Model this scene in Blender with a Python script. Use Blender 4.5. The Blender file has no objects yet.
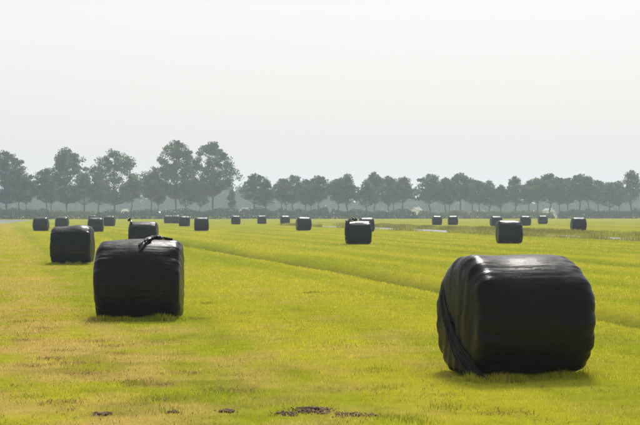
import bpy, bmesh, math, random
import numpy as np
from mathutils import Vector, noise, Matrix

R_ = math.radians
scn = bpy.context.scene
COL = scn.collection

# ------------------------------------------------------------------ camera, sky, sun, exposure
EYE = 1.62                       # eye height in metres
LENS, SENSOR = 55.0, 23.6
F = LENS / SENSOR * 640.0        # focal length in pixels of the 640 px wide photograph
HORIZON = 212.5

cam_data = bpy.data.cameras.new("camera")
cam_data.lens = LENS
cam_data.sensor_width = SENSOR
cam_data.clip_start = 0.1
cam_data.clip_end = 20000
cam_data.dof.use_dof = True
cam_data.dof.focus_distance = 16.5
cam_data.dof.aperture_fstop = 7.1
cam = bpy.data.objects.new("camera", cam_data)
cam.location = (0, 0, EYE)
cam.rotation_euler = (R_(90), 0, 0)
COL.objects.link(cam)
scn.camera = cam

SUN_EL, SUN_AZ = 53.0, -8.0      # sun stands ahead of the camera, a little to the right
sdir = Vector((-math.sin(R_(SUN_AZ)) * math.cos(R_(SUN_EL)), math.cos(R_(SUN_AZ)) * math.cos(R_(SUN_EL)), math.sin(R_(SUN_EL))))
world = bpy.data.worlds.new("World")
scn.world = world
world.use_nodes = True
wn = world.node_tree
wn.nodes.clear()
w_out = wn.nodes.new("ShaderNodeOutputWorld")
w_sky = wn.nodes.new("ShaderNodeTexSky")
w_sky.sky_type = 'NISHITA'
w_sky.sun_disc = False
w_sky.sun_elevation = R_(SUN_EL)
w_sky.sun_rotation = R_(-SUN_AZ)
w_sky.air_density = 1.2
w_sky.dust_density = 5.0
w_bg = wn.nodes.new("ShaderNodeBackground")
w_bg.inputs[1].default_value = 0.085
w_veil = wn.nodes.new("ShaderNodeBackground")      # thin white veil of cloud, the same all over the sky
w_veil.inputs[0].default_value = (0.865, 0.872, 0.91, 1)
w_veil.inputs[1].default_value = 0.885
w_mix = wn.nodes.new("ShaderNodeMixShader")
w_mix.inputs[0].default_value = 0.62
wn.links.new(w_sky.outputs[0], w_bg.inputs[0])
wn.links.new(w_bg.outputs[0], w_mix.inputs[1])
wn.links.new(w_veil.outputs[0], w_mix.inputs[2])
wn.links.new(w_mix.outputs[0], w_out.inputs[0])

sun_data = bpy.data.lights.new("sun", 'SUN')
sun_data.energy = 5.0
sun_data.angle = R_(13.0)
sun_data.color = (1.0, 0.965, 0.90)
sun = bpy.data.objects.new("sun", sun_data)
sun.rotation_euler = (-sdir).to_track_quat('-Z', 'Y').to_euler()
sun.location = (0, 0, 60)
COL.objects.link(sun)

scn.view_settings.view_transform = 'Standard'
scn.view_settings.look = 'None'
scn.view_settings.exposure = 0.42
scn.view_settings.gamma = 1.0
scn.view_settings.use_curve_mapping = False
scn.render.engine = 'CYCLES'
cy = scn.cycles
cy.use_denoising = True
cy.denoiser = 'OPENIMAGEDENOISE'
cy.max_bounces = 8
cy.diffuse_bounces = 3
cy.glossy_bounces = 3
cy.transmission_bounces = 4
cy.volume_bounces = 1
cy.transparent_max_bounces = 8
cy.caustics_reflective = False
cy.caustics_refractive = False

rng = np.random.default_rng(7)
random.seed(11)

# ------------------------------------------------------------------ helpers
def tag(o, label, cat=None, group=None, kind=None):
    o["label"] = label
    if cat: o["category"] = cat
    if group: o["group"] = group
    if kind: o["kind"] = kind
    return o

def link(name, data, parent=None):
    o = bpy.data.objects.new(name, data)
    COL.objects.link(o)
    if parent is not None: o.parent = parent
    return o

def empty(name, loc=(0, 0, 0), rz=0.0):
    o = link(name, None)
    o.empty_display_size = 0.2
    o.location = loc
    o.rotation_euler = (0, 0, rz)
    return o

def mesh_np(name, verts, faces, mat=None, smooth=False, tint=None):
    """verts (n,3) array; faces: list of (k, array) groups with the same number of corners."""
    me = bpy.data.meshes.new(name)
    verts = np.asarray(verts, dtype=np.float32)
    me.vertices.add(len(verts))
    me.vertices.foreach_set("co", verts.ravel())
    loops, starts, totals, n = [], [], [], 0
    for fa in faces:
        fa = np.asarray(fa, dtype=np.int32)
        k = fa.shape[1]
        loops.append(fa.ravel())
        starts.append(np.arange(len(fa), dtype=np.int32) * k + n)
        totals.append(np.full(len(fa), k, dtype=np.int32))
        n += fa.size
    loops = np.concatenate(loops); starts = np.concatenate(starts); totals = np.concatenate(totals)
    me.loops.add(len(loops)); me.polygons.add(len(starts))
    me.loops.foreach_set("vertex_index", loops)
    me.polygons.foreach_set("loop_start", starts)
    me.polygons.foreach_set("loop_total", totals)
    me.polygons.foreach_set("use_smooth", np.full(len(starts), smooth, dtype=bool))
    if tint is not None:
        a = me.color_attributes.new("tint", 'FLOAT_COLOR', 'POINT')
        t = np.ones((len(verts), 4), dtype=np.float32); t[:, :3] = tint
        a.data.foreach_set("color", t.ravel())
    me.update(calc_edges=True)
    me.validate()
    if mat: me.materials.append(mat)
    return me

_perm = np.random.default_rng(3).random((256, 256)).astype(np.float64)
def vnoise(x, y, s=0):
    """smooth 2-D value noise, 0..1"""
    x = np.asarray(x, dtype=np.float64) + 37.7 * s; y = np.asarray(y, dtype=np.float64) + 91.3 * s
    xi = np.floor(x).astype(int); yi = np.floor(y).astype(int)
    fx = x - xi; fy = y - yi
    fx = fx * fx * (3 - 2 * fx); fy = fy * fy * (3 - 2 * fy)
    g = lambda a, b: _perm[a % 256, b % 256]
    return (g(xi, yi) * (1 - fx) * (1 - fy) + g(xi + 1, yi) * fx * (1 - fy) + g(xi, yi + 1) * (1 - fx) * fy + g(xi + 1, yi + 1) * fx * fy)

def sstep(a, b, x):
    t = np.clip((np.asarray(x, dtype=np.float64) - a) / (b - a), 0, 1)
    return t * t * (3 - 2 * t)

# ------------------------------------------------------------------ materials
def new_mat(name):
    m = bpy.data.materials.new(name)
    m.use_nodes = True
    m.node_tree.nodes.clear()
    nt = m.node_tree
    out = nt.nodes.new("ShaderNodeOutputMaterial")
    return m, nt, out

def node(nt, kind, **kw):
    n = nt.nodes.new(kind)
    for k, v in kw.items():
        if k.startswith("i_"):
            n.inputs[k[2:].replace("_", " ")].default_value = v
        else:
            setattr(n, k, v)
    return n

def ramp(nt, fac, stops):
    r = nt.nodes.new("ShaderNodeValToRGB")
    el = r.color_ramp.elements
    while len(el) < len(stops): el.new(0.5)
    for e, (p, c) in zip(el, stops):
        e.position = p; e.color = (*c, 1) if len(c) == 3 else c
    nt.links.new(fac, r.inputs[0])
    return r

def principled(name, color, rough=0.6, spec=0.5, noise_scale=None, vary=0.2, bump=0.0):
    m, nt, out = new_mat(name)
    p = node(nt, "ShaderNodeBsdfPrincipled")
    p.inputs["Base Color"].default_value = (*color, 1)
    p.inputs["Roughness"].default_value = rough
    p.inputs["Specular IOR Level"].default_value = spec
    if noise_scale:
        tc = node(nt, "ShaderNodeTexCoord")
        n = node(nt, "ShaderNodeTexNoise"); n.inputs["Scale"].default_value = noise_scale; n.inputs["Detail"].default_value = 6
        nt.links.new(tc.outputs["Object"], n.inputs["Vector"])
        r = ramp(nt, n.outputs[0], [(0.3, tuple(c * (1 - vary) for c in color)), (0.7, tuple(min(1, c * (1 + vary)) for c in color))])
        nt.links.new(r.outputs[0], p.inputs["Base Color"])
        if bump:
            b = node(nt, "ShaderNodeBump"); b.inputs["Strength"].default_value = bump; b.inputs["Distance"].default_value = 0.02
            nt.links.new(n.outputs[0], b.inputs["Height"]); nt.links.new(b.outputs[0], p.inputs["Normal"])
    nt.links.new(p.outputs[0], out.inputs[0])
    return m

def film_material(name, streak_seed):
    """black stretch film: glossy, streaked along the bale, dusty here and there"""
    m, nt, out = new_mat(name)
    p = node(nt, "ShaderNodeBsdfPrincipled")
    tc = node(nt, "ShaderNodeTexCoord")
    mp = node(nt, "ShaderNodeMapping"); mp.inputs["Scale"].default_value = (1.1, 9.0, 9.0); mp.inputs["Location"].default_value = (streak_seed, 0, 0)
    nt.links.new(tc.outputs["Object"], mp.inputs[0])
    n1 = node(nt, "ShaderNodeTexNoise"); n1.inputs["Scale"].default_value = 2.6; n1.inputs["Detail"].default_value = 7; n1.inputs["Roughness"].default_value = 0.62
    nt.links.new(mp.outputs[0], n1.inputs["Vector"])
    n2 = node(nt, "ShaderNodeTexNoise"); n2.inputs["Scale"].default_value = 5.0; n2.inputs["Detail"].default_value = 5
    nt.links.new(tc.outputs["Object"], n2.inputs["Vector"])
    col = ramp(nt, n2.outputs[0], [(0.35, (0.002, 0.0022, 0.003)), (0.65, (0.003, 0.0033, 0.004)), (0.9, (0.014, 0.013, 0.011))])
    nt.links.new(col.outputs[0], p.inputs["Base Color"])
    ro = ramp(nt, n1.outputs[0], [(0.3, (0.22,) * 3), (0.7, (0.40,) * 3)])
    nt.links.new(ro.outputs[0], p.inputs["Roughness"])
    p.inputs["IOR"].default_value = 1.5
    p.inputs["Specular IOR Level"].default_value = 0.11
    # layers of film: overlapping bands whose edges run along the bale, then fine crinkles
    mp2 = node(nt, "ShaderNodeMapping"); mp2.inputs["Scale"].default_value = (0.55, 4.2, 4.2); mp2.inputs["Rotation"].default_value = (0.3, 0.10, 0.07)
    nt.links.new(tc.outputs["Object"], mp2.inputs[0])
    n3 = node(nt, "ShaderNodeTexNoise"); n3.inputs["Scale"].default_value = 2.2; n3.inputs["Detail"].default_value = 2
    nt.links.new(mp2.outputs[0], n3.inputs["Vector"])
    st = node(nt, "ShaderNodeMath", operation='MULTIPLY'); st.inputs[1].default_value = 9.0
    fr = node(nt, "ShaderNodeMath", operation='FRACT')
    nt.links.new(n3.outputs[0], st.inputs[0]); nt.links.new(st.outputs[0], fr.inputs[0])
    mp3 = node(nt, "ShaderNodeMapping"); mp3.inputs["Scale"].default_value = (9.0, 30.0, 30.0); mp3.inputs["Rotation"].default_value = (0.2, 0.35, 0.25)
    nt.links.new(tc.outputs["Object"], mp3.inputs[0])
    n4 = node(nt, "ShaderNodeTexNoise"); n4.inputs["Scale"].default_value = 1.6; n4.inputs["Detail"].default_value = 6; n4.inputs["Roughness"].default_value = 0.65; n4.inputs["Distortion"].default_value = 0.8
    nt.links.new(mp3.outputs[0], n4.inputs["Vector"])
    b0 = node(nt, "ShaderNodeBump"); b0.inputs["Strength"].default_value = 0.22; b0.inputs["Distance"].default_value = 0.004
    nt.links.new(fr.outputs[0], b0.inputs["Height"])
    b1 = node(nt, "ShaderNodeBump"); b1.inputs["Strength"].default_value = 0.22; b1.inputs["Distance"].default_value = 0.012
    nt.links.new(n1.outputs[0], b1.inputs["Height"]); nt.links.new(b0.outputs[0], b1.inputs["Normal"])
    b2 = node(nt, "ShaderNodeBump"); b2.inputs["Strength"].default_value = 0.30; b2.inputs["Distance"].default_value = 0.02
    nt.links.new(n2.outputs[0], b2.inputs["Height"]); nt.links.new(b1.outputs[0], b2.inputs["Normal"])
    b3 = node(nt, "ShaderNodeBump"); b3.inputs["Strength"].default_value = 0.45; b3.inputs["Distance"].default_value = 0.004
    nt.links.new(n4.outputs[0], b3.inputs["Height"]); nt.links.new(b2.outputs[0], b3.inputs["Normal"])
    nt.links.new(b3.outputs[0], p.inputs["Normal"])
    nt.links.new(p.outputs[0], out.inputs[0])
    return m

def leafy(name, dark, light, translucency=0.35, scale=0.6, use_tint=False):
    m, nt, out = new_mat(name)
    if use_tint:
        a = node(nt, "ShaderNodeVertexColor", layer_name="tint"); colour = a.outputs[0]
    else:
        tc = node(nt, "ShaderNodeTexCoord")
        n = node(nt, "ShaderNodeTexNoise"); n.inputs["Scale"].default_value = scale; n.inputs["Detail"].default_value = 4
        nt.links.new(tc.outputs["Object"], n.inputs["Vector"])
        colour = ramp(nt, n.outputs[0], [(0.3, dark), (0.72, light)]).outputs[0]
    d = node(nt, "ShaderNodeBsdfDiffuse"); t = node(nt, "ShaderNodeBsdfTranslucent")
    mx = node(nt, "ShaderNodeMixShader"); mx.inputs[0].default_value = translucency
    nt.links.new(colour, d.inputs[0]); nt.links.new(colour, t.inputs[0])
    nt.links.new(d.outputs[0], mx.inputs[1]); nt.links.new(t.outputs[0], mx.inputs[2])
    nt.links.new(mx.outputs[0], out.inputs[0])
    return m

def ground_material():
    m, nt, out = new_mat("mown_meadow")
    a = node(nt, "ShaderNodeVertexColor", layer_name="tint")
    tc = node(nt, "ShaderNodeTexCoord")
    n1 = node(nt, "ShaderNodeTexNoise"); n1.inputs["Scale"].default_value = 3.5; n1.inputs["Detail"].default_value = 8; n1.inputs["Roughness"].default_value = 0.7
    nt.links.new(tc.outputs["Object"], n1.inputs["Vector"])
    n2 = node(nt, "ShaderNodeTexNoise"); n2.inputs["Scale"].default_value = 0.22; n2.inputs["Detail"].default_value = 6
    nt.links.new(tc.outputs["Object"], n2.inputs["Vector"])
    r1 = ramp(nt, n1.outputs[0], [(0.30, (0.72, 0.74, 0.72)), (0.52, (1, 1, 1)), (0.78, (1.18, 1.12, 1.25))])
    r2 = ramp(nt, n2.outputs[0], [(0.33, (0.90, 0.95, 0.8)), (0.66, (1.06, 1.02, 1.1))])
    m1 = node(nt, "ShaderNodeMix", data_type='RGBA', blend_type='MULTIPLY'); m1.inputs[0].default_value = 1
    m2 = node(nt, "ShaderNodeMix", data_type='RGBA', blend_type='MULTIPLY'); m2.inputs[0].default_value = 1
    nt.links.new(a.outputs[0], m1.inputs[6]); nt.links.new(r1.outputs[0], m1.inputs[7])
    nt.links.new(m1.outputs[2], m2.inputs[6]); nt.links.new(r2.outputs[0], m2.inputs[7])
    d = node(nt, "ShaderNodeBsdfDiffuse"); d.inputs["Roughness"].default_value = 1.0
    nt.links.new(m2.outputs[2], d.inputs[0])
    b = node(nt, "ShaderNodeBump"); b.inputs["Strength"].default_value = 0.5; b.inputs["Distance"].default_value = 0.05
    nt.links.new(n1.outputs[0], b.inputs["Height"]); nt.links.new(b.outputs[0], d.inputs["Normal"])
    nt.links.new(d.outputs[0], out.inputs[0])
    return m

def water_material():
    m, nt, out = new_mat("ditch_water")
    p = node(nt, "ShaderNodeBsdfPrincipled")
    p.inputs["Base Color"].default_value = (0.03, 0.035, 0.025, 1)
    p.inputs["Roughness"].default_value = 0.35
    p.inputs["IOR"].default_value = 1.33
    tc = node(nt, "ShaderNodeTexCoord")
    n = node(nt, "ShaderNodeTexNoise"); n.inputs["Scale"].default_value = 2.0; n.inputs["Detail"].default_value = 3
    nt.links.new(tc.outputs["Object"], n.inputs["Vector"])
    b = node(nt, "ShaderNodeBump"); b.inputs["Strength"].default_value = 0.4; b.inputs["Distance"].default_value = 0.05
    nt.links.new(n.outputs[0], b.inputs["Height"]); nt.links.new(b.outputs[0], p.inputs["Normal"])
    nt.links.new(p.outputs[0], out.inputs[0])
    return m

M_FILM = [film_material("black_stretch_film", s) for s in (0.0, 5.3, 9.1)]
M_GROUND = ground_material()
M_BLADE = leafy("grass_blade", None, None, 0.42, use_tint=True)
M_WATER = water_material()
M_BARK = principled("bark", (0.06, 0.05, 0.04), 0.9, 0.2, 4.0, 0.4, 0.4)
M_LEAF = leafy("tree_leaf", None, None, 0.42, use_tint=True)
M_HEDGE = [leafy("hedge_dark", (0.030, 0.040, 0.018), (0.065, 0.075, 0.030), 0.25, 0.4),
           leafy("hedge_light", (0.060, 0.075, 0.022), (0.120, 0.130, 0.040), 0.3, 0.4)]
M_REED = leafy("ditch_reed", (0.10, 0.10, 0.028), (0.21, 0.19, 0.06), 0.3, 0.5)
M_WOOD = leafy("far_wood_leaf", (0.03, 0.042, 0.022), (0.055, 0.07, 0.035), 0.2, 0.05)
M_SOIL = principled("turned_soil", (0.125, 0.086, 0.050), 0.95, 0.2, 14.0, 0.45, 0.8)
M_PLASTER = principled("pale_plaster", (0.52, 0.51, 0.48), 0.8, 0.3, 1.0, 0.06)
M_SHEET = principled("polytunnel_sheet", (0.55, 0.56, 0.56), 0.4, 0.5, 0.8, 0.06)
M_ROOF = principled("slate_roof", (0.16, 0.15, 0.15), 0.8, 0.3, 2.0, 0.25)
M_DARK = principled("dark_pane", (0.03, 0.035, 0.04), 0.15, 0.5)
M_DOOR = principled("painted_door", (0.06, 0.10, 0.07), 0.5, 0.5)

# ------------------------------------------------------------------ the lie of the land
SLOPE = 0.215                     # rows, furrow and ditch all run this way: x = u - SLOPE * y
def u_of(x, y): return x + SLOPE * y

def pond_mask(x, y):
    u = u_of(x, y)
    edge = 0.0 + (y - 212.0) * 0.070
    return sstep(0.0, 3.0, edge - u) * sstep(208, 214, y) * (1 - sstep(342, 346, y)) * sstep(-140, -136, x)

def ditch_profile(u, y):
    t = np.abs(u - 40.0 - 0.5 * np.sin(y * 0.05))
    return (1 - sstep(2.5, 3.3, t)) * sstep(25, 32, y) * (1 - sstep(184, 190, y))

def gz(x, y):
    x = np.asarray(x, dtype=np.float64); y = np.asarray(y, dtype=np.float64)
    u = u_of(x, y)
    near = 1 - sstep(250, 420, y)
    z = (vnoise(x / 2.3, y / 3.1, 1) - 0.5) * 0.05 * near + (vnoise(x / 0.7, y / 0.8, 2) - 0.5) * 0.025 * (1 - sstep(30, 60, y))
    fu = 9.5 + (vnoise(y / 9.0, 0 * y, 4) - 0.5) * 0.5
    fade = sstep(8, 14, y) * (1 - sstep(95, 125, y))
    z -= fade * 0.22 * np.exp(-((u - fu) / 0.42) ** 2)
    z += fade * 0.05 * np.exp(-((u - fu - 1.0) / 0.5) ** 2)
    f2 = sstep(20, 30, y) * (1 - sstep(60, 75, y))
    z -= f2 * 0.08 * np.exp(-((u - 19.5) / 0.5) ** 2)
    d = ditch_profile(u, y)
    z = z * (1 - d) - 0.42 * d
    z += 0.10 * np.exp(-((u - 44.2) / 0.9) ** 2) * sstep(30, 40, y) * (1 - sstep(180, 190, y))
    p = pond_mask(x, y)
    z = z * (1 - p) - 0.40 * p
    return z

def field_color(x, y):
    x = np.asarray(x, dtype=np.float64); y = np.asarray(y, dtype=np.float64)
    u = u_of(x, y)
    green = np.array([0.280, 0.305, 0.016]); yellow = np.array([0.390, 0.365, 0.025]); straw = np.array([0.450, 0.330, 0.095]); deep = np.array([0.115, 0.140, 0.020])
    a = 0.5 * vnoise(u / 1.1, y / 14, 5) + 0.3 * vnoise(u / 3.4, y / 30, 6) + 0.2 * vnoise(x / 0.8, y / 0.9, 7)
    a = a + 0.26 * (vnoise(u / 0.33, y / 45, 14) - 0.5) + 0.16 * np.sin(u * 2 * math.pi / 2.9)
    a = sstep(0.24, 0.76, a)[..., None]
    c = green * (1 - a) + yellow * a
    lane = np.exp(-((u - 0.6) / 1.5) ** 2) + 0.8 * np.exp(-((u + 7) / 1.2) ** 2) + 0.35 * np.exp(-((u - 5.0) / 0.8) ** 2) + 0.3 * sstep(42, 46, u) + 0.3 * np.exp(-((u - 14.5) / 0.7) ** 2)
    near = (1 - sstep(14, 34, y)) * (0.3 + 0.7 * (1 - sstep(1.5, 5.5, u)))
    b = 0.55 * vnoise(x / 0.40, y / 0.9, 8) + 0.30 * vnoise(x / 0.2, y / 0.3, 9) + 0.15 * vnoise(x / 2.0, y / 4.0, 10)
    b = np.clip(sstep(0.52, 0.82, b + 0.22 * lane + 0.02 * near) * (0.20 + 0.45 * near + 0.6 * lane), 0, 0.9)[..., None]
    c = c * (1 - b) + straw * b
    fade = sstep(8, 14, y) * (1 - sstep(95, 125, y))
    fur = (fade * np.exp(-((u - 9.5 - (vnoise(y / 9.0, 0 * y, 4) - 0.5) * 0.5) / 0.40) ** 2) * (0.7 + 0.5 * vnoise(y / 1.2, u, 12)) + 0.35 * sstep(20, 30, y) * (1 - sstep(60, 75, y)) * np.exp(-((u - 19.5) / 0.5) ** 2))
    dk = sstep(0.70, 0.82, vnoise(x / 0.45, y / 0.6, 11)) * 0.35 * near
    g = np.clip(fur + dk, 0, 0.8)[..., None]
    c = c * (1 - g) + deep * g
    bank = (np.exp(-((u - 44.0) / 1.3) ** 2) + 0.6 * np.exp(-((u - 36.2) / 0.7) ** 2)) * sstep(25, 40, y) * (1 - sstep(182, 192, y)) * 0.7
    c = c * (1 - bank[..., None]) + np.array([0.24, 0.22, 0.045]) * bank[..., None]
    return c

def build_ground():
    us = np.concatenate([[-5000, -3000, -1800, -1000, -600, -350, -220, -160], np.arange(-130, -20, 2.0), np.arange(-20, 7, 0.5), np.arange(7, 12.5, 0.16),
                         np.arange(12.5, 36, 0.6), np.arange(36, 46.5, 0.3), np.arange(46.5, 140, 2.5), [160, 220, 350, 600, 1000, 1800, 3000, 5000]])
    ys = np.concatenate([[-400, -200, -100, -50, -20, -8, 0, 4], np.arange(8, 34, 0.3), np.arange(34, 80, 0.8), np.arange(80, 380, 2.0), [390, 420, 470, 550, 700, 900, 1200, 1700, 2400, 3300, 4200]])
    U, Y = np.meshgrid(us, ys)
    X = U - SLOPE * Y
    Z = gz(X, Y)
    v = np.stack([X, Y, Z], -1).reshape(-1, 3)
    ny, nu = U.shape
    i = np.arange(ny * nu).reshape(ny, nu)
    f = np.stack([i[:-1, :-1], i[:-1, 1:], i[1:, 1:], i[1:, :-1]], -1).reshape(-1, 4)
    me = mesh_np("ground", v, [f], M_GROUND, True, field_color(X, Y).reshape(-1, 3))
    o = link("ground", me)
    o["kind"] = "structure"; o["label"] = "flat mown yellow green meadow with straw patches and a shallow furrow"
    return o
build_ground()

def build_water():
    ys = np.arange(26, 190, 4.0)
    c = 40.0 + 0.5 * np.sin(ys * 0.05)
    a = np.stack([c - 3.0 - SLOPE * ys, ys, np.full_like(ys, -0.10)], -1)
    b = np.stack([c + 3.0 - SLOPE * ys, ys, np.full_like(ys, -0.10)], -1)
    n = len(ys); i = np.arange(n - 1)
    o = link("ditch_water", mesh_np("ditch_water", np.concatenate([a, b]), [np.stack([i, i + n, i + n + 1, i + 1], -1)], M_WATER))
    o["kind"] = "structure"; o["label"] = "narrow ditch of still pale water crossing the meadow"
    ys = np.linspace(210, 345, 20)
    e = 0.0 + (ys - 212.0) * 0.070 - SLOPE * ys
    a = np.stack([np.full_like(ys, -139.0), ys, np.full_like(ys, -0.10)], -1)
    b = np.stack([e - 0.6, ys, np.full_like(ys, -0.10)], -1)
    n = len(ys); i = np.arange(n - 1)
    o = link("pond_water", mesh_np("pond_water", np.concatenate([a, b]), [np.stack([i, i + n, i + n + 1, i + 1], -1)], M_WATER))
    o["kind"] = "structure"; o["label"] = "pale flat water at the far edge of the meadow"
build_water()

# ------------------------------------------------------------------ round bales in black film
BR, BL = 0.635, 1.24
def bale_section(sh):
    pts = []
    for k in range(13):                                   # end face, slightly domed, from the centre outwards
        r = (BR - sh) * (k / 12.0)
        pts.append((-(BL / 2) - 0.035 * (1 - (r / BR) ** 2), r, 1.0))
    for k in range(1, 9):                                 # rounded shoulder
        a = k / 8.0 * math.pi / 2
        pts.append((-(BL / 2) + sh - sh * math.cos(a) - 0.012 * (1 - k / 8), BR - sh + sh * math.sin(a), 1.0 - k / 8.0 * 0.75))
    left = pts
    mid = [((-(BL / 2) + sh) * (1 - 2 * k / 24.0), BR, 0.0) for k in range(1, 24)]
    right = [(-x, r, w) for x, r, w in reversed(left)]
    return left + mid + right

def deform(x, y, z):
    """sag: flat underside, wider below"""
    k = 1 + 0.045 * max(0.0, min(1.0, (0.15 - z) / 0.6))
    y *= k
    lim = -0.575
    if z < lim + 0.12:
        t = (lim + 0.12 - z)
        z = lim + 0.12 - 0.12 * (1 - math.exp(-t / 0.12))
    return x, y, z
BALE_Z = 0.575 + 0.03                                        # height of the axis above the ground

def bale_point(x, ang, lift=0.0):
    """a point on the outside of the bale: x along it, ang around it (90 = top, 0 = front)"""
    a = R_(ang)
    px, py, pz = deform(x, -(BR + lift) * math.cos(a), (BR + lift) * math.sin(a))
    return Vector((px, py, pz + BALE_Z - 0.03))

def bale_mesh(name, seed, nphi=112, rough=1.0, mat=0, lumps=(), coarse=1, sh=0.14):
    prof = bale_section(sh)
    if coarse > 1:
        prof = [p for i, p in enumerate(prof) if i % coarse == 0 or i == len(prof) - 1]
    off = Vector((seed * 17.3, seed * 5.1, seed * 9.7))
    verts = []; faces = []
    n = len(prof)
    for i, (x, r, we) in enumerate(prof):
        for j in range(nphi):
            a = 2 * math.pi * j / nphi
            c, s = math.cos(a), math.sin(a)
            p = Vector((x, r * c, r * s))
            big = noise.noise(p * 1.7 + off) * 0.020
            mid = noise.noise(Vector((x * 1.2, c * 3.2, s * 3.2)) + off * 1.3) * 0.012 * (1 - we * 0.7)
            streak = noise.noise(Vector((x * 1.0, c * 13, s * 13)) + off) * 0.0045 * (1 - 0.6 * we)
            # film layers gathered over the ends: folds running in one main direction, and pleats round the shoulder
            e = abs(we) if we > 0 else 0
            sx = 1 if x > 0 else -1
            tw = 0.6 * seed + (0.5 if sx > 0 else 2.2)
            q = (p.y * math.cos(tw) + p.z * math.sin(tw))
            q2 = (-p.y * math.sin(tw) + p.z * math.cos(tw))
            fold = noise.noise(Vector((q * 13 + q2 * 2.0, q2 * 1.6, sx * 3)) + off) * 0.011 * e
            pleat = noise.noise(Vector((c * 7, s * 7, r * 2.0)) + off * 2) * 0.022 * math.sin(math.pi * min(1, max(0, e))) if e else 0
            edge = max(0.0, 1 - abs(abs(x) - (BL / 2 - 0.10)) / 0.22)
            crease = -abs(noise.noise(Vector((c * 3.6, s * 3.6, x * 1.5)) + off * 3)) * 0.016 * edge
            wr = noise.noise(Vector((x * 9 + c * 2, c * 16, s * 16)) + off * 4) * 0.007 * edge
            dr = (wr + big + mid + streak + crease + pleat * 0.6) * rough
            for (lx, la, lr, amp) in lumps:
                dd = math.hypot((x - lx) / lr, math.sin((a - R_(la)) / 2) * 2 * BR / lr)
                dr += amp * math.exp(-dd * dd)
            rr = max(0.0, r + dr * min(1, r / 0.15))
            xx = x + (sx * (fold + pleat + big * e) * rough if e else 0)
            px, py, pz = deform(xx, -rr * c, rr * s)
            verts.append((px, py, pz + BALE_Z - 0.03))
    i = np.arange(n * nphi).reshape(n, nphi)
    j = np.roll(i, -1, axis=1)
    f = np.stack([i[:-1], i[1:], j[1:], j[:-1]], -1).reshape(-1, 4)
    v = np.array(verts)
    v[:nphi] = v[:nphi].mean(0); v[-nphi:] = v[-nphi:].mean(0)
    me = mesh_np(name, v, [f], M_FILM[mat], True)
    bm = bmesh.new(); bm.from_mesh(me)
    bmesh.ops.remove_doubles(bm, verts=bm.verts, dist=1e-5)
    bmesh.ops.recalc_face_normals(bm, faces=bm.faces)
    bm.to_mesh(me); bm.free()
    return me

def ribbon(name, pts, width, thick, seed, parent, mat=0, twist=0.0, nrm=None):
    """a rope of gathered film: a flattened, ridged, uneven tube along pts"""
    P = [Vector(p) for p in pts]
    # resample
    out = []
    for k in range(len(P) - 1):
        p0 = P[max(k - 1, 0)]; p1 = P[k]; p2 = P[k + 1]; p3 = P[min(k + 2, len(P) - 1)]
        for s in range(8):
            t = s / 8.0
            out.append(0.5 * ((2 * p1) + (p2 - p0) * t + (2 * p0 - 5 * p1 + 4 * p2 - p3) * t * t + (3 * p1 - p0 - 3 * p2 + p3) * t ** 3))
    out.append(P[-1])
    verts = []; m = 18; n = len(out)
    off = Vector((seed * 3.1, seed * 7.7, 0))
    for k, p in enumerate(out):
        d = (out[min(k + 1, n - 1)] - out[max(k - 1, 0)]).normalized()
        up = Vector(nrm) if nrm is not None else Vector((0, p.y, p.z - BALE_Z)).normalized()
        side = d.cross(up).normalized(); up = side.cross(d).normalized()
        t = k / (n - 1)
        w = width * (0.75 + 0.6 * noise.noise(Vector((t * 5, seed, 0)))) * min(1.0, 0.35 + 6 * t, 0.35 + 6 * (1 - t))
        tw = twist * t
        for j in range(m):
            a = 2 * math.pi * j / m
            rid = 1 + 0.38 * math.sin(a * 5 + seed + 5 * tw) + 0.5 * noise.noise(Vector((math.cos(a) * 2, math.sin(a) * 2, t * 9)) + off)
            sy, sz = math.cos(a + tw) * w * rid, math.sin(a + tw) * thick * rid
            verts.append(p + side * sy + up * sz)
    i = np.arange(n * m).reshape(n, m); j = np.roll(i, -1, axis=1)
    f = np.stack([i[:-1], j[:-1], j[1:], i[1:]], -1).reshape(-1, 4)
    caps = [np.array([list(range(m))[::-1]]), np.array([[(n - 1) * m + q for q in range(m)]])]
    return link(name, mesh_np(name, np.array([list(v) for v in verts]), [f] + caps, M_FILM[mat], True), parent)

def place(xpx, d):
    return (xpx - 320.0) / F * d

GROUP = "black wrapped silage bales lying on the meadow"
near_bales = []
def bale_at(o, xpx, d, rz, sink=0.015):
    X = place(xpx, d)
    o.location = (X, d, float(gz(X, d)) - sink)
    o.rotation_euler = (0, 0, R_(rz))

# nearest bale on the right
def near_bale(xpx, d, rz, seed, label, mat, lumps=(), rough=1.0, sh=0.115):
    t = empty("silage_bale")
    bale_at(t, xpx, d, rz)
    tag(t, label, "bale", GROUP)
    link("film_wrap", bale_mesh("film_wrap", seed, 200, rough, mat, lumps, 1, sh), t)
    near_bales.append((t.location.x, d, R_(rz)))
    return t

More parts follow.
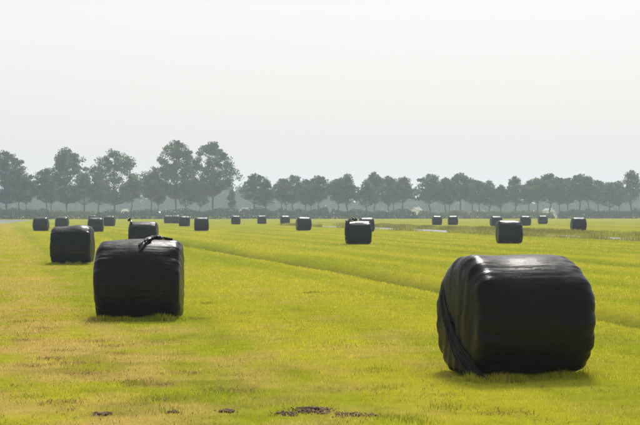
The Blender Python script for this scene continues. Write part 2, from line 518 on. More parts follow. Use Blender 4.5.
b1 = near_bale(514.5, 15.0, 19.0, 1.0, "largest bale, right foreground, black film with a twisted fold across its end", 0,
               lumps=((0.50, 2, 0.22, 0.012), (0.52, -30, 0.16, 0.022), (0.55, -14, 0.09, -0.018), (-0.50, 75, 0.2, 0.03), (-0.56, 40, 0.2, 0.035), (0.5, 70, 0.2, -0.02)), sh=0.15)
ex = -(BL / 2) - 0.025
for q in range(6):                                          # a sheaf of gathered pleats fanning out towards the foot
    o_ = (q - 2.5)
    k_ = random.uniform(-0.012, 0.012)
    ribbon("film_fold", [(ex + 0.12, 0.45 - 0.012 * o_, 1.00 + 0.006 * o_), (ex + 0.030, 0.38 - 0.016 * o_, 0.84 + 0.010 * o_ + k_), (ex - 0.002, 0.23 - 0.020 * o_, 0.60 + 0.013 * o_),
                         (ex - 0.006, 0.05 - 0.024 * o_ + k_, 0.38 + 0.016 * o_), (ex + 0.004, -0.18 - 0.034 * o_, 0.19 + 0.022 * o_ + k_), (ex + 0.045, -0.38 - 0.036 * o_, 0.06 + 0.010 * max(o_, 0)), (ex + 0.12, -0.48 - 0.03 * o_, 0.015)],
           0.017, 0.011, 2.0 + q * 1.7, b1, q % 3, 1.0 + 0.5 * q, (-1, 0, 0.05))

b2 = near_bale(140.5, 22.7, 1.5, 2.0, "bale with a torn film rope hanging over its top, left foreground", 1,
               lumps=((0.54, 35, 0.15, -0.02), (-0.56, 50, 0.15, -0.03), (0.0, 80, 0.4, 0.015)))
for q in range(4):                                          # torn strips twisted together
    w_ = [0.034, 0.026, 0.030, 0.022][q]
    dx = [0.0, 0.018, -0.016, 0.006][q]
    ribbon("film_tail", [bale_point(0.30 + dx, 116 - 3 * q, 0.02), bale_point(0.25 - dx, 101, 0.035 + dx), bale_point(0.20 + dx, 87, 0.045), bale_point(0.13 - dx, 72, 0.030 + abs(dx)), bale_point(0.075 + dx, 59 + 2 * q, 0.020), bale_point(0.03 + 1.3 * dx, 47 + 5 * q, 0.008)],
           w_, 0.016, 3.0 + q * 2.3, b2, q % 3, 4.5 + 1.2 * q)
for q in range(3):
    ribbon("film_tail", [bale_point(0.14 + 0.02 * q, 98, 0.02), bale_point(0.22, 91 + 3 * q, 0.05), bale_point(0.32, 87 + 4 * q, 0.035), bale_point(0.43 + 0.03 * q, 92 - 4 * q, 0.008)], 0.026, 0.014, 6.0 + q, b2, q % 3, 3.0 + q)

b3 = near_bale(72.5, 47.0, 0.5, 3.0, "third nearest bale, just up and left from the bale with the torn film rope", 2,
               lumps=((0.3, 75, 0.25, 0.03), (-0.35, 80, 0.25, -0.02)))

b4 = empty("silage_bale"); bale_at(b4, 143.5, 66.0, 1.0)
tag(b4, "bale half hidden behind the one with the torn film rope, knot on its corner", "bale", GROUP)
link("film_wrap", bale_mesh("film_wrap", 4.0, 72, 1.0, 0, (), 2), b4)
ribbon("film_tail", [bale_point(-0.50, 60, 0.02), bale_point(-0.56, 78, 0.06), bale_point(-0.60, 80, 0.12), bale_point(-0.66, 70, 0.11)], 0.06, 0.05, 4.0, b4, 0, 1.0)

b17 = empty("silage_bale"); bale_at(b17, 358.2, 76.0, 6.0)
tag(b17, "bale overlapping another behind it near mid field, loose black film flap on its top", "bale", GROUP)
link("film_wrap", bale_mesh("film_wrap", 6.0, 96, 1.2, 1), b17)
ribbon("film_tail", [bale_point(-0.66, 20, 0.08), bale_point(-0.64, 50, 0.07), bale_point(-0.52, 75, 0.06), bale_point(-0.36, 88, 0.08), bale_point(-0.20, 92, 0.07), bale_point(-0.06, 88, 0.02)], 0.085, 0.055, 7.0, b17, 0, 1.5)
ribbon("film_tail", [bale_point(-0.62, 48, 0.03), bale_point(-0.69, 20, 0.04), bale_point(-0.68, -10, 0.03), bale_point(-0.66, -30, 0.02)], 0.07, 0.04, 8.0, b17, 0, 0.5)

far_mesh = [bale_mesh("wrapped_bale", 10.0 + k, 56, 1.15, k % 3, (), 2, 0.20) for k in range(5)]
FAR = [  # photograph column, distance in metres, turn, label
    (41.0, 129, 0, "leftmost bale of all, beside the pale water"),
    (62.0, 152, -3, "bale just above and behind the third nearest bale"),
    (95.8, 125, 1, "left bale of the pair above the torn film bale, another peeping behind it"),
    (92.2, 240, 2, "tiny bale top peeping out behind the bale above the torn film bale"),
    (109.5, 175, -2, "right and farther bale of the side by side pair beyond the torn film bale"),
    (168.3, 226, 4, "left bale of the two farthest touching bales under the tall poplars"),
    (175.4, 222, 0, "right bale of the two farthest touching bales under the tall poplars"),
    (184.5, 175, 2, "bale just right of the touching pair under the tall poplars"),
    (201.5, 131, 3, "bale standing alone below the two tallest poplars"),
    (235.8, 205, 2, "leftmost of three small far bales in a row below the first round avenue trees"),
    (261.8, 212, 5, "middle of three small far bales in a row below the first round avenue trees"),
    (285.0, 203, 8, "rightmost of three small far bales in a row below the first round avenue trees"),
    (303.6, 132, 12, "mid field bale turned with its pale left end showing"),
    (366.5, 124, 4, "bale partly hidden behind the bale with the loose film flap"),
    (437.0, 194, 2, "left bale of the two small ones beyond the ditch water"),
    (452.9, 195, 3, "right bale of the two small ones beyond the ditch water"),
    (496.1, 170, 12, "small bale peeping up left behind the large mid distance bale beyond the nearest one"),
    (525.4, 184, 2, "small bale peeping up right behind the large mid distance bale beyond the nearest one"),
    (542.8, 210, 3, "small far bale between two others near the hedge, right part of the field"),
    (578.5, 130, 3, "rightmost bale, bright topped, across the ditch"),
]
for k, (xp, d, rz, lab) in enumerate(FAR):
    o = link("silage_bale", far_mesh[k % 5])
    bale_at(o, xp, d, rz)
    tag(o, lab, "bale", GROUP)
b22 = empty("silage_bale"); bale_at(b22, 509.0, 78.0, 4.0)
tag(b22, "large mid distance bale straight beyond the nearest bale, left end showing", "bale", GROUP)
link("film_wrap", bale_mesh("film_wrap", 22.0, 72, 1.1, 2, ((-0.5, 60, 0.2, 0.03),), 2), b22)

# ------------------------------------------------------------------ trees
def quads_cloud(c, size, r, jitter=0.5, flat=0.0):
    """leaf-sized rhombic faces, one at each centre, random attitude"""
    n = len(c)
    a = r.normal(size=(n, 3)); a[:, 2] *= (1 - flat); a /= np.linalg.norm(a, axis=1)[:, None]
    b = r.normal(size=(n, 3)); b -= a * (a * b).sum(1)[:, None]; b /= np.linalg.norm(b, axis=1)[:, None]
    s = size * (1 - jitter + 2 * jitter * r.random(n))[:, None]
    v = np.stack([c - a * s, c - b * s * 0.55, c + a * s, c + b * s * 0.55], 1).reshape(-1, 3)
    f = np.arange(n * 4).reshape(n, 4)
    return v, f

def tube_np(path, radii, sides=7):
    P = np.asarray(path, dtype=float); n = len(P)
    V = []
    for k in range(n):
        d = P[min(k + 1, n - 1)] - P[max(k - 1, 0)]; d /= np.linalg.norm(d) + 1e-9
        h = np.array([1.0, 0, 0]) if abs(d[0]) < 0.8 else np.array([0, 1.0, 0])
        s = np.cross(d, h); s /= np.linalg.norm(s); t = np.cross(d, s)
        for j in range(sides):
            a = 2 * math.pi * j / sides
            V.append(P[k] + radii[k] * (math.cos(a) * s + math.sin(a) * t))
    i = np.arange(n * sides).reshape(n, sides); j = np.roll(i, -1, axis=1)
    f = np.stack([i[:-1], j[:-1], j[1:], i[1:]], -1).reshape(-1, 4)
    return np.array(V), f

def tree_meshes(seed, H, base, half_w, nclump, nleaf, leaf, mat, lean=0.0, shape=1.0, clump_r=0.11, forks=1, gap=0.0):
    """returns (trunk mesh, crown mesh); H height, base = crown base height, half_w = crown half width"""
    r = np.random.default_rng(seed)
    V, Fq, n = [], [], 0
    def add(v, f):
        nonlocal n
        V.append(v); Fq.append(f + n); n += len(v)
    tr = 0.016 * H
    zs = np.linspace(-0.3, H * 0.86, 9)
    wob = r.normal(size=(9, 2)) * 0.012 * H; wob[0] = 0; wob[1] *= 0.3
    px = lean * (zs / H) ** 1.5 * H
    path = np.stack([px + wob[:, 0], wob[:, 1], zs], -1)
    rad = tr * np.interp(zs / H, [-0.1, 0.0, 0.08, 0.5, 0.86], [1.5, 1.35, 1.0, 0.55, 0.12])
    add(*tube_np(path, rad))
    # clumps: spread through the crown, pushed outwards, with an uneven outline
    C = []
    lob = r.normal(size=8) * 0.16
    tries = 0
    while len(C) < nclump and tries < 4000:
        tries += 1
        h = r.random() ** 0.85
        prof = math.sin(math.pi * min(0.985, 0.10 + 0.88 * h) ** (0.80 * shape)) ** 0.80
        ang = r.random() * 2 * math.pi
        w = half_w * prof * (1 + lob[int(ang / (2 * math.pi) * 8) % 8] + 0.18 * r.normal())
        q = r.random() ** 0.45
        z = base + h * (H - base) * 0.96
        p = np.array([lean * (z / H) ** 1.5 * H + math.cos(ang) * w * q, math.sin(ang) * w * q, z])
        if any(np.linalg.norm((p - c) / np.array([1, 1, 1.0])) < clump_r * H * (0.62 + gap) for c in C):
            continue
        C.append(p)
    C = np.array(C)
    for c in C:                                            # a limb to every clump
        z0 = max(base * 0.80, c[2] - (0.35 + 0.5 * r.random()) * (abs(c[0]) + abs(c[1]) + 0.1 * H))
        x0 = np.interp(z0, path[:, 2], path[:, 0]); y0 = np.interp(z0, path[:, 2], path[:, 1])
        p0 = np.array([x0, y0, z0]); m = (p0 + c) / 2 + np.array([0, 0, -0.02 * H]) + r.normal(size=3) * 0.012 * H
        ra = np.interp(z0, path[:, 2], rad) * 0.5
        add(*tube_np([p0, m, c], [ra, ra * 0.6, ra * 0.18], 5))
    trunk = mesh_np("trunk", np.concatenate(V), [np.concatenate(Fq)], M_BARK, True)
    cr = clump_r * H
    pts = []; tint = []
    base_c = np.array([(0.056, 0.084, 0.030), (0.076, 0.094, 0.032), (0.058, 0.084, 0.042)][mat])
    for c in C:
        k = int(nleaf * (0.6 + 0.8 * r.random()))
        sc = 0.7 + 0.6 * r.random()
        d = r.normal(size=(k, 3)); d /= np.linalg.norm(d, axis=1)[:, None]
        d *= (r.random(k) ** 0.5)[:, None] * cr * sc * np.array([1.05, 1.05, 0.78])
        pts.append(c + d)
        tint.append(np.repeat((base_c * (0.55 + 0.95 * r.random()) * (1 + 0.10 * r.normal(size=3)))[None], k, 0) * (0.8 + 0.4 * r.random((k, 1))))
    pts = np.concatenate(pts)
    v, f = quads_cloud(pts, leaf, r, 0.45, 0.2)
    crown = mesh_np("crown", v, [f], M_LEAF, False, np.repeat(np.clip(np.concatenate(tint), 0.01, 0.2), 4, axis=0))
    return trunk, crown

PROTO = []
for k in range(10):
    hw = [2.9, 2.4, 3.1, 2.3, 2.7, 2.5, 3.2, 2.2, 2.8, 2.6][k]
    PROTO.append(tree_meshes(100 + k, 10.7, [4.3, 5.0, 4.6, 4.0, 5.2, 4.4, 4.8, 3.9, 4.5, 5.0][k], hw, [80, 66, 88, 64, 70, 74, 92, 60, 78, 68][k], 70, 0.19, k % 3,
                             lean=[0, .02, -.02, .01, -.01][k % 5], shape=[1.0, 0.8, 1.15, 0.7, 1.05, 0.9, 1.2, 0.75, 0.95, 1.1][k], clump_r=0.068, gap=0.05 * (k % 3)))
TALL = []
for k in range(5):
    TALL.append(tree_meshes([200, 201, 202, 213, 224][k], 19.0, [5.0, 5.2, 4.8, 6.0, 6.8][k], [5.9, 6.4, 6.6, 5.6, 6.2][k], 120, 110, 0.22, [0, 0, 2, 0, 2][k], lean=[0, .0, .0, -.015, .02][k], shape=[0.9, 1.0, 1.0, 0.9, 1.05][k], clump_r=0.058, gap=0.22))

def row_d(xpx, back):
    return 372.0 + xpx / 640.0 * 40.0 + (11.0 if back else 0.0)

def tree(protos, k, H0, xpx, top_px, back, label, group, wide=1.0, name="avenue_tree", dd=0.0):
    d = row_d(xpx, back) + dd
    h = EYE + (HORIZON - top_px) * d / F
    X = place(xpx, d)
    t = empty(name, (X, d, float(gz(X, d)) - 0.02), random.uniform(0, 6.28) if wide < 3 else 0)
    s = h / H0
    t.scale = (s * wide, s * wide, s)
    tag(t, label, "tree", group)
    link("trunk", protos[k][0], t)
    link("crown", protos[k][1], t)
    return t

ORD = ["first", "second", "third", "fourth", "fifth", "sixth", "seventh", "eighth", "ninth", "tenth", "eleventh", "twelfth", "thirteenth", "fourteenth", "fifteenth", "sixteenth",
       "seventeenth", "eighteenth", "nineteenth", "twentieth", "twenty-first", "twenty-second", "twenty-third", "twenty-fourth", "twenty-fifth", "twenty-sixth", "twenty-seventh",
       "twenty-eighth", "twenty-ninth", "thirtieth", "thirty-first", "thirty-second", "thirty-third", "thirty-fourth", "thirty-fifth", "thirty-sixth"]
AV = [  # trunk column, top row, wide
    (254.5, 174, 1.15), (265, 179, 1.0), (282, 179, .95), (285.5, 182, .9), (293, 175.5, 1.0), (306, 178.5, .95), (311.5, 181, .9), (318.5, 176, 1.05),
    (339, 178, 1.0), (346.5, 174, 1.1), (366.4, 180, 1.05), (374.5, 172.5, .95), (387.5, 175.5, 1.0), (394, 179, .95), (402.7, 176, 1.05),
    (430, 174.5, 1.15), (445, 177, 1.0), (450, 180, .9), (460.5, 173.5, 1.1), (472, 179, .95), (478.5, 180.5, .95), (489.5, 180.5, 1.05), (500.6, 185, 1.0), (515.5, 176, 1.15),
    (529.5, 181, 1.0), (537.6, 177, 1.05), (550, 174, 1.15), (559, 178, .95), (567.5, 178, .95), (580, 174.5, 1.1), (588.5, 176.5, 1.05), (597.5, 180, .95), (610, 182, 1.1), (618.7, 181, .95), (631, 170, 1.15)]
for k, (xp, tp, w) in enumerate(AV):
    tree(PROTO, (k * 7 + k // 10 * 3) % 10, 10.7, xp, tp, k % 2 == 1 and w < 1.0, "%s avenue tree counted rightwards from the open gap beside the tall poplars" % ORD[k], "round crowned avenue trees along the far road", w * 1.10)

LG = "loose group of trees at the left end of the avenue"
tree(TALL, 1, 19.0, 6, 149, False, "big spreading tree cut by the left edge of the picture", LG, 1.2, "roadside_tree")
tree(PROTO, 2, 10.7, 19.5, 170, True, "smaller tree standing right beside the big tree at the left edge", LG, 1.1, "roadside_tree")
tree(PROTO, 6, 10.7, 25.5, 178, False, "low thin tree between the left edge tree and the second tall one", LG, 0.9, "roadside_tree")
tree(PROTO, 0, 10.7, 46, 169, False, "pale round tree in front of the second tall tree from the left", LG, 1.0, "roadside_tree")
tree(PROTO, 5, 10.7, 51.5, 174, True, "slim tree crowded against the second tall tree from the left", LG, 0.95, "roadside_tree")
tree(TALL, 0, 19.0, 66, 147, True, "second tall broad tree from the left, ragged crown", LG, 1.02, "roadside_tree")
tree(PROTO, 3, 10.7, 84, 172, False, "smaller tree filling the gap between the second and third tall trees", LG, 1.15, "roadside_tree")
tree(PROTO, 7, 10.7, 99, 172, False, "low tree under the left side of the third tall tree", LG, 1.05, "roadside_tree")
tree(TALL, 2, 19.0, 114, 149, True, "third tall tree from the left with a broad domed crown", LG, 1.18, "roadside_tree")
tree(PROTO, 1, 10.7, 131, 174, False, "low tree under the right side of the third tall tree", LG, 1.0, "roadside_tree")
tree(PROTO, 4, 10.7, 151, 172, False, "small round tree standing just left of the two tallest poplars", LG, 1.05, "roadside_tree")
tree(PROTO, 6, 10.7, 158, 182, True, "low tree tucked beneath the left poplar of the tallest pair", LG, 0.9, "roadside_tree")
tree(TALL, 3, 19.0, 175.5, 140, False, "left poplar of the tallest pair", LG, 0.92, "poplar_tree")
tree(PROTO, 3, 10.7, 186, 178, True, "low tree between the trunks of the tallest poplar pair", LG, 0.95, "roadside_tree")
tree(TALL, 4, 19.0, 213, 142, False, "right poplar of the tallest pair, airy crown above a bare trunk", LG, 0.98, "poplar_tree")
tree(PROTO, 0, 10.7, 200, 182, True, "low tree half hidden behind the right poplar of the tallest pair", LG, 0.9, "roadside_tree")
tree(PROTO, 7, 10.7, 231.5, 189, False, "smallest tree, alone in the gap right of the tallest poplars", LG, 0.75, "roadside_tree")

# ------------------------------------------------------------------ hedges and rough growth at the foot of the avenue
def hedge(x0, x1, h, mat, label, seed, name="hedge", dd=-14.0, thick=2.2, dens=26, leaf=0.20):
    r = np.random.default_rng(seed)
    xm = (x0 + x1) / 2
    dm = row_d(xm, False) + dd
    X0, X1 = place(x0, dm), place(x1, dm)
    L = X1 - X0
    n = int(L * h * dens * 4.0)
    s = r.random(n)
    hh = h * (0.75 + 0.5 * vnoise(s * L / 2.2, s * 0 + seed, 3)) * np.clip(np.minimum(s, 1 - s) * L / 1.2 + 0.35, 0, 1)
    y = (r.random(n) - 0.5) * thick
    z = hh * np.sqrt(np.clip(1 - (2 * y / thick) ** 2 * 0.6, 0, 1)) * r.random(n) ** 0.9
    slant = (row_d(x1, 0) - row_d(x0, 0)) * (s - 0.5)
    c = np.stack([(s - 0.5) * L, y + slant, z - 0.02], -1)
    v, f = quads_cloud(c, leaf, r, 0.4, 0.0)
    t = empty(name, ((X0 + X1) / 2, dm, float(gz((X0 + X1) / 2, dm))))
    tag(t, label, "hedge", "rough hedges along the far road")
    link("foliage", mesh_np("foliage", v, [f], M_HEDGE[mat], False), t)
    V, Fq, k = [], [], 0
    for q in range(max(3, int(L / 2.0))):
        sx = (r.random() - 0.5) * L * 0.95
        sl = (row_d(x1, 0) - row_d(x0, 0)) * (sx / L)
        vv, ff = tube_np([(sx, sl, -0.1), (sx + 0.1 * r.normal(), sl, h * 0.4), (sx + 0.25 * r.normal(), sl + 0.2 * r.normal(), h * 0.8)], [0.05, 0.035, 0.012], 5)
        V.append(vv); Fq.append(ff + k); k += len(vv)
    link("stems", mesh_np("stems", np.concatenate(V), [np.concatenate(Fq)], M_BARK, True), t)["kind"] = "stuff"
    return t
hedge(-40, 50, 2.5, 0, "dark hedge behind the pale water at the left edge", 1)
hedge(49, 96, 2.0, 1, "paler hedge stretch behind the second and third tall trees' bales", 2)
hedge(95, 160, 2.2, 0, "hedge stretch between the third tall tree and the poplars", 3)
hedge(159, 240, 2.3, 0, "dull hedge stretch under the two tallest poplars", 4)
hedge(239, 330, 2.6, 0, "hedge stretch below the first eight round avenue trees", 5)
hedge(329, 418, 2.4, 0, "dark low hedge behind the bale with the loose film flap", 6)
hedge(416, 470, 1.9, 1, "light green rough hedge above the two small bales beyond the ditch", 7)
hedge(468, 556, 2.0, 1, "light hedge stretch behind the large mid distance bale", 8)
hedge(555, 690, 2.4, 0, "long dark hedge behind the rightmost bale", 9)

# ------------------------------------------------------------------ far woodland, pale in the haze
def far_wood():
    r = np.random.default_rng(77)
    C = []
    for k in range(1000):
        x = r.uniform(-520, 520); d = r.uniform(680, 820)
        h = 11.0 + 4.0 * float(vnoise(x / 45.0, d / 90.0, 21)) + r.normal() * 1.0
        if -75 < x < -35: h += 3.0
        m = 46
        dv = r.normal(size=(m, 3)); dv /= np.linalg.norm(dv, axis=1)[:, None]
        dv *= (r.random(m) ** 0.4)[:, None] * np.array([5.0, 5.0, h * 0.5])
        C.append(np.array([x, d, h * 0.5]) + dv)
    low = np.stack([r.uniform(-520, 520, 9000), r.uniform(690, 830, 9000), r.uniform(0.3, 6.0, 9000)], -1)
    C = np.concatenate(C + [low]); C[:, 2] = np.maximum(C[:, 2], 0.6)
    v, f = quads_cloud(C, 1.5, r, 0.45, 0.2)
    o = link("far_woodland", mesh_np("far_woodland", v, [f], M_WOOD, False))
    tag(o, "pale blue wooded horizon far behind the avenue trees", "woodland", None, "stuff")
far_wood()

# ------------------------------------------------------------------ far farm sheds glimpsed between the trunks
def box_mesh(name, a, b, mat):
    bm = bmesh.new()
    bmesh.ops.create_cube(bm, size=1.0)
    for v in bm.verts:
        v.co = Vector([a[i] + (v.co[i] + 0.5) * (b[i] - a[i]) for i in range(3)])
    bmesh.ops.bevel(bm, geom=bm.edges[:], offset=min(abs(b[i] - a[i]) for i in range(3)) * 0.08, segments=1, affect='EDGES')
    me = bpy.data.meshes.new(name); bm.to_mesh(me); bm.free(); me.materials.append(mat)
    return me

def farm_shed(xpx, d, w, dep, wall_h, roof_h, rz, label):
    X = place(xpx, d)
    t = empty("farm_shed", (X, d, float(gz(X, d)) - 0.03), R_(rz))
    tag(t, label, "shed", "pale far sheds behind the avenue")
    hw, hd = w / 2, dep / 2
    bm = bmesh.new()
    pr = [(-hw, 0), (hw, 0), (hw, wall_h), (0, wall_h + roof_h), (-hw, wall_h)]
    fr = [bm.verts.new((x, -hd, z)) for x, z in pr]; bk = [bm.verts.new((x, hd, z)) for x, z in pr]
    bm.faces.new(fr); bm.faces.new(bk[::-1])
    for i in range(5): bm.faces.new((fr[i], bk[i], bk[(i + 1) % 5], fr[(i + 1) % 5]))
    bmesh.ops.recalc_face_normals(bm, faces=bm.faces)
    me = bpy.data.meshes.new("wall"); bm.to_mesh(me); bm.free(); me.materials.append(M_PLASTER)
    link("wall", me, t)
    bm = bmesh.new()
    o = 0.35; sl = roof_h / hw
    for s in (-1, 1):
        q = [(0, wall_h + roof_h + 0.06), (s * (hw + o), wall_h - o * sl + 0.06), (s * (hw + o), wall_h - o * sl + 0.26), (0, wall_h + roof_h + 0.26)]
        a = [bm.verts.new((x, -hd - o, z)) for x, z in q]; b = [bm.verts.new((x, hd + o, z)) for x, z in q]
        bm.faces.new(a); bm.faces.new(b[::-1])
        for i in range(4): bm.faces.new((a[i], b[i], b[(i + 1) % 4], a[(i + 1) % 4]))
    bmesh.ops.recalc_face_normals(bm, faces=bm.faces)
    me = bpy.data.meshes.new("roof"); bm.to_mesh(me); bm.free(); me.materials.append(M_ROOF)
    link("roof", me, t)
    for x in (-hw * 0.68, hw * 0.62):
        wn_ = link("window", box_mesh("window", (x - 0.30, -hd - 0.05, 1.1), (x + 0.30, -hd + 0.05, 1.9), M_PLASTER), t)
        link("pane", box_mesh("pane", (x - 0.24, -hd - 0.08, 1.16), (x + 0.24, -hd - 0.052, 1.84), M_DARK), wn_)
    link("door", box_mesh("door", (-0.05 - 0.42, -hd - 0.06, 0.0), (-0.05 + 0.42, -hd + 0.04, 2.1), M_DOOR), t)

farm_shed(248, 600, 3.6, 4.5, 2.4, 0.9, 60, "far pale shed low between the first round avenue trees")
farm_shed(416.5, 600, 2.6, 3.5, 2.6, 0.9, -40, "far pale shed in the gap between avenue trees, mid picture")
farm_shed(549, 600, 3.0, 4.0, 2.3, 0.8, 30, "far pale shed behind the bales right of the large mid distance one")

def polytunnel(xpx, d, w, L, h, rz, label):
    X = place(xpx, d)
    t = empty("polytunnel", (X, d, float(gz(X, d)) - 0.03), R_(rz))
    tag(t, label, "polytunnel", "white polytunnels behind the avenue")
    n = 16
    P = [(math.cos(math.pi * k / n) * w / 2, (math.sin(math.pi * k / n) ** 0.8) * h) for k in range(n + 1)]
    V = []; ys = np.linspace(-L / 2, L / 2, 9)
    for j, yy in enumerate(ys):
        s = 1.0 if j % 2 == 0 else 0.985
        V += [(x * s, yy, z * s) for x, z in P]
    i = np.arange(9 * (n + 1)).reshape(9, n + 1)
    link("cover", mesh_np("cover", np.array(V), [np.stack([i[:-1, :-1], i[:-1, 1:], i[1:, 1:], i[1:, :-1]], -1).reshape(-1, 4)], M_SHEET, True), t)
    for s in (-1, 1):
        link("end_wall", mesh_np("end_wall", np.array([(x * 0.99, s * L / 2 * 0.995, z * 0.99) for x, z in P]), [np.array([list(range(n + 1))])], M_SHEET), t)
    link("door", box_mesh("door", (-0.6, -L / 2 - 0.06, 0), (0.6, -L / 2 - 0.004, 2.0), M_DOOR), t)
polytunnel(125.3, 600, 4.2, 12.0, 3.2, 8, "white arched polytunnel end glimpsed under the third tall tree")
polytunnel(169, 560, 3.6, 8.0, 2.0, 78, "low pale polytunnel seen sidelong under the tallest poplar pair")

# ------------------------------------------------------------------ soil heaps near the camera
def clod_mesh(name, seed, w, h, n):
    r = random.Random(seed)
    bm = bmesh.new()
    for k in range(n):
        a = max(-1.4, min(1.4, r.gauss(0, 0.55))); b = max(-1.3, min(1.3, r.gauss(0, 0.5)))
        fall = max(0.0, 1 - abs(a) ** 1.5)
        s = r.uniform(0.003, 0.011) * (0.7 + 0.8 * fall)
        z = max(0.0, 0.6 * h * fall * max(0.0, 1 - b * b) * r.uniform(0.2, 0.8))
        res = bmesh.ops.create_icosphere(bm, subdivisions=1, radius=s)
        for v in res["verts"]:
            v.co *= 1 + 0.9 * noise.noise(v.co * 70 + Vector((k * 1.7, seed, 0)))
            v.co.z *= 0.8
            v.co += Vector((a * w * 0.5, b * w * 0.45, z))
    g = {}
    nx, ny = 14, 8
    for i in range(nx + 1):
        for j in range(ny + 1):
            a = i / nx * 2 - 1; b = j / ny * 2 - 1
            fall = max(0.0, 1 - a * a) * max(0.0, 1 - b * b)
            nz = noise.noise(Vector((a * 5, b * 4, seed * 3.3)))
            g[i, j] = bm.verts.new((a * w * 0.40 + 0.01 * nz, b * w * 0.32, -0.012 + h * 0.45 * fall * (0.8 + 0.9 * nz)))
    for i in range(nx):
        for j in range(ny): bm.faces.new((g[i, j], g[i + 1, j], g[i + 1, j + 1], g[i, j + 1]))
    me = bpy.data.meshes.new(name); bm.to_mesh(me); bm.free()
    me.materials.append(M_SOIL)
    return me
for k, (xp, yp, w, h, n, lab) in enumerate([
        (311, 410, 0.40, 0.05, 150, "largest heap of dark crumbled soil at the bottom edge of the field"),
        (350, 413.5, 0.30, 0.025, 70, "flat dark soil scatter just right of the largest soil heap"),
        (372, 414, 0.10, 0.03, 18, "small soil crumb patch at the right end of the soil line"),
        (226, 411.5, 0.18, 0.03, 36, "dark soil crumbs left of the largest soil heap"),
        (173, 413, 0.12, 0.02, 16, "small dark soil clod below the torn film bale"),
        (101, 416.5, 0.18, 0.025, 34, "dark soil heap at the bottom left of the field"),
        (286, 414, 0.24, 0.025, 40, "thin soil scatter touching the left foot of the largest heap")]):
    d = F * EYE / (yp - HORIZON)
    X = place(xp, d)
    o = link("soil_heap", clod_mesh("soil_heap", k + 1, w, h, int(n * 1.6)))
    o.location = (X, d, float(gz(X, d)) + 0.008)
    o.rotation_euler = (0, 0, random.uniform(-0.15, 0.15))
    tag(o, lab, "soil", "heaps of turned soil at the field edge")

# ------------------------------------------------------------------ grass blades
def blade_field(name, label, X, Y, h, w, tint, seed, lean=0.55, z0=None):
    r = np.random.default_rng(seed)
    n = len(X)
    Z = gz(X, Y) - 0.004 if z0 is None else z0
    fa = r.random(n) * 2 * math.pi
    ld = r.random(n) * 2 * math.pi
    la = h * lean * (0.15 + 1.2 * r.random(n))
    dx, dy = np.cos(fa) * w * 0.5, np.sin(fa) * w * 0.5
    lx, ly = np.cos(ld) * la, np.sin(ld) * la
    V = np.empty((n, 5, 3))
    V[:, 0] = np.stack([X - dx, Y - dy, Z], -1); V[:, 1] = np.stack([X + dx, Y + dy, Z], -1)
    mx, my, mz = X + lx * 0.32, Y + ly * 0.32, Z + h * 0.58
    V[:, 2] = np.stack([mx - dx * 0.75, my - dy * 0.75, mz], -1); V[:, 3] = np.stack([mx + dx * 0.75, my + dy * 0.75, mz], -1)
    V[:, 4] = np.stack([X + lx, Y + ly, Z + h * np.clip(1 - 0.25 * (la / (h + 1e-6)) ** 2, 0.4, 1)], -1)
    i = np.arange(n) * 5
    q = np.stack([i, i + 1, i + 3, i + 2], -1); t = np.stack([i + 2, i + 3, i + 4], -1)
    T = np.repeat(tint, 5, axis=0)
    o = link(name, mesh_np(name, V.reshape(-1, 3), [q, t], M_BLADE, False, T))
    tag(o, label, "grass", None, "stuff")
    return o

def scatter(d0, d1, dens, r, margin=1.22, extra=1.0):
    half = 320.0 / F * margin
    area = half * (d1 * d1 - d0 * d0) + 2 * extra * (d1 - d0)
    n = int(area * dens)
    Y = np.sqrt(d0 * d0 + r.random(n) * (d1 * d1 - d0 * d0))
    X = (r.random(n) * 2 - 1) * (half * Y + extra)
    return X, Y

def vary(c, r, amt=0.12):
    n = len(c)
    k = 1 + amt * r.normal(size=(n, 1))
    hue = r.normal(size=(n, 1)) * 0.07
    out = c * k * np.concatenate([1 + hue, 1 - 0.2 * hue, 1 + 0 * hue], 1)
    dry = r.random(n) < 0.08
    out[dry] = np.array([0.46, 0.37, 0.12]) * (0.7 + 0.5 * r.random((dry.sum(), 1)))
    return np.clip(out, 0.004, 0.6)

def inside_bale(X, Y):
    m = np.zeros(len(X), bool)
    for bx_, by_, rz in near_bales:
        lx = (X - bx_) * math.cos(rz) + (Y - by_) * math.sin(rz); ly = -(X - bx_) * math.sin(rz) + (Y - by_) * math.cos(rz)
        m |= (np.abs(lx) < BL / 2 - 0.08) & (np.abs(ly) < 0.36)
    return m

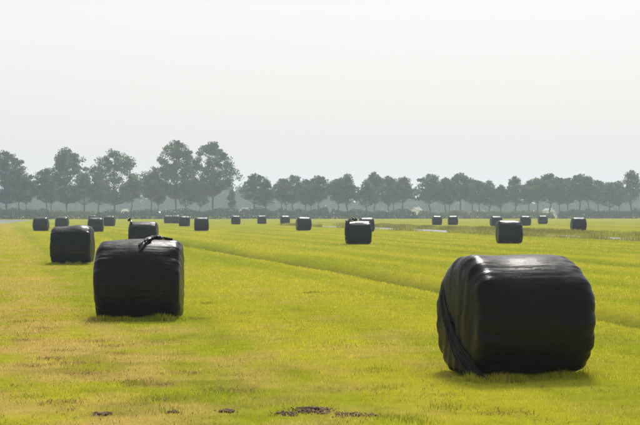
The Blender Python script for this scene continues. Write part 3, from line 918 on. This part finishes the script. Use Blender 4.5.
def all_grass():
    r = np.random.default_rng(5)
    parts = []
    for d0, d1, dens, hh, ww in ((8.5, 16, 1300, 0.029, 0.0040), (16, 27, 600, 0.032, 0.0062), (27, 60, 130, 0.042, 0.013), (60, 150, 18, 0.055, 0.032)):
        X, Y = scatter(d0, d1, dens, r)
        u = u_of(X, Y)
        wet = (ditch_profile(u, Y) > 0.25) | inside_bale(X, Y)
        X, Y = X[~wet], Y[~wet]
        clump = vnoise(X / 0.22, Y / 0.22, 31) * 0.6 + vnoise(X / 0.9, Y / 0.9, 32) * 0.4
        h = hh * (0.45 + 1.1 * clump) * (0.6 + 0.8 * r.random(len(X)))
        parts.append((X, Y, h, ww * (0.7 + 0.6 * r.random(len(X)))))
    # taller uncut tufts against the bales
    for bx_, by_, rz in near_bales:
        n = int(2600 * min(1, 20 / by_))
        s = (r.random(n) * 2 - 1) * (BL / 2 + 0.1)
        off = -(0.36 + np.abs(r.normal(size=n)) * 0.16)
        X = bx_ + s * math.cos(rz) - off * math.sin(rz); Y = by_ + s * math.sin(rz) + off * math.cos(rz)
        h = 0.085 * (0.35 + 1.1 * vnoise(X / 0.16, Y / 0.5, 33)) * (0.6 + 0.7 * r.random(n))
        parts.append((X, Y, h, np.full(n, 0.006 * max(1, by_ / 15))))
    X, Y, h, w = [np.concatenate([p[k] for p in parts]) for k in range(4)]
    blade_field("meadow_grass", "short yellow green grass stubble covering the meadow", X, Y, h, w, vary(field_color(X, Y) * 1.15, r), 8)
    # darker weed tufts standing out of the stubble
    X, Y, h, w, T = [], [], [], [], []
    spots = [(372, 371), (30, 396), (20, 323), (445, 407), (156, 398)]
    for q in range(14):
        spots.append((r.uniform(-20, 660), 236 + 185 * r.random() ** 0.8))
    for xp, yp in spots:
        d = F * EYE / (yp - HORIZON); x = place(xp, d)
        n = 120
        X.append(x + r.normal(size=n) * 0.10); Y.append(d + r.normal(size=n) * 0.12)
        h.append(0.042 * (0.5 + 0.8 * r.random(n))); w.append(np.full(n, 0.006 * max(1, d / 14)))
        T.append(np.array([0.21, 0.235, 0.022]) * (0.7 + 0.6 * r.random((n, 1))))
    blade_field("weed_tuft_grass", "darker green grass tufts standing out of the stubble", np.concatenate(X), np.concatenate(Y), np.concatenate(h), np.concatenate(w), np.concatenate(T), 9)
    # dry loose hay left by the baler
    n = 16000
    X, Y = scatter(8.5, 30, 150, r)
    keep = r.random(len(X)) < (0.06 + 0.9 * sstep(0.55, 0.75, vnoise(X / 0.5, Y / 0.7, 8) + 0.2 * np.exp(-((u_of(X, Y) - 0.6) / 1.5) ** 2)))
    X, Y = X[keep], Y[keep]
    for xp, yp in [(133, 381), (150, 384), (50, 357), (75, 362), (30, 364), (112, 345), (98, 341), (62, 350), (160, 400), (505, 412), (548, 334), (22, 340), (40, 330), (198, 319), (120, 352), (85, 372), (60, 402), (190, 372), (240, 391)]:
        d = F * EYE / (yp - HORIZON); m = 130
        X = np.append(X, place(xp, d) + r.normal(size=m) * 0.13); Y = np.append(Y, d + r.normal(size=m) * 0.10)
    n = len(X)
    blade_field("loose_hay", "dry straw coloured hay wisps lying on the stubble", X, Y, 0.038 * (0.4 + r.random(n)), np.full(n, 0.006), np.array([0.33, 0.22, 0.09]) * (0.25 + 0.85 * r.random((n, 1))), 10, lean=2.6)
all_grass()

def ditch_reeds():
    r = np.random.default_rng(15)
    n = 30000
    Y = 30 + r.random(n) ** 0.8 * 160
    far = r.random(n) < 0.6
    U = np.where(far, 43.9 + r.normal(size=n) * 0.7, 36.2 + r.normal(size=n) * 0.4)
    X = U - SLOPE * Y
    # near-bank growth leaves the water open in three places
    xp = 320 + X / Y * F
    open_ = ((xp > 322) & (xp < 350)) | ((xp > 374) & (xp < 400)) | ((xp > 409) & (xp < 447))
    keep = far | ~open_ | (r.random(n) < 0.5 * sstep(0.45, 0.75, vnoise(Y / 6.0, 0 * Y, 44)))
    X, Y, far = X[keep], Y[keep], far[keep]
    n = len(X)
    h = np.where(far, 0.30, 0.36) * (0.3 + 0.9 * vnoise(Y / 3.0, X / 2.0, 41)) * (0.6 + 0.8 * r.random(n))
    tint = np.array([0.215, 0.210, 0.040]) * (0.6 + 0.8 * vnoise(X / 2.0, Y / 4.0, 42))[:, None] * (0.8 + 0.4 * r.random((n, 1)))
    blade_field("ditch_reeds", "rough brownish green growth along the ditch banks", X, Y, h, 0.045 * np.ones(n), tint, 16, 0.5)
ditch_reeds()

# ------------------------------------------------------------------ haze: one closed box of pale air round the whole scene
def build_haze():
    m, nt, out = new_mat("haze_air")
    v = node(nt, "ShaderNodeVolumePrincipled")
    v.inputs["Color"].default_value = (0.66, 0.79, 0.98, 1)
    v.inputs["Density"].default_value = 0.00045
    v.inputs["Anisotropy"].default_value = 0.25
    nt.links.new(v.outputs[0], out.inputs["Volume"])
    me = bpy.data.meshes.new("haze")
    x0, x1, y0, y1, z0, z1 = -6200, 5400, -450, 4300, -1.5, 24.0
    vs = [(x, y, z) for z in (z0, z1) for y in (y0, y1) for x in (x0, x1)]
    me.from_pydata(vs, [], [(0, 2, 3, 1), (4, 5, 7, 6), (0, 1, 5, 4), (2, 6, 7, 3), (0, 4, 6, 2), (1, 3, 7, 5)])
    me.materials.append(m)
    o = link("haze", me)
    tag(o, "thin pale blue summer haze over the whole meadow", "haze", None, "stuff")
build_haze()
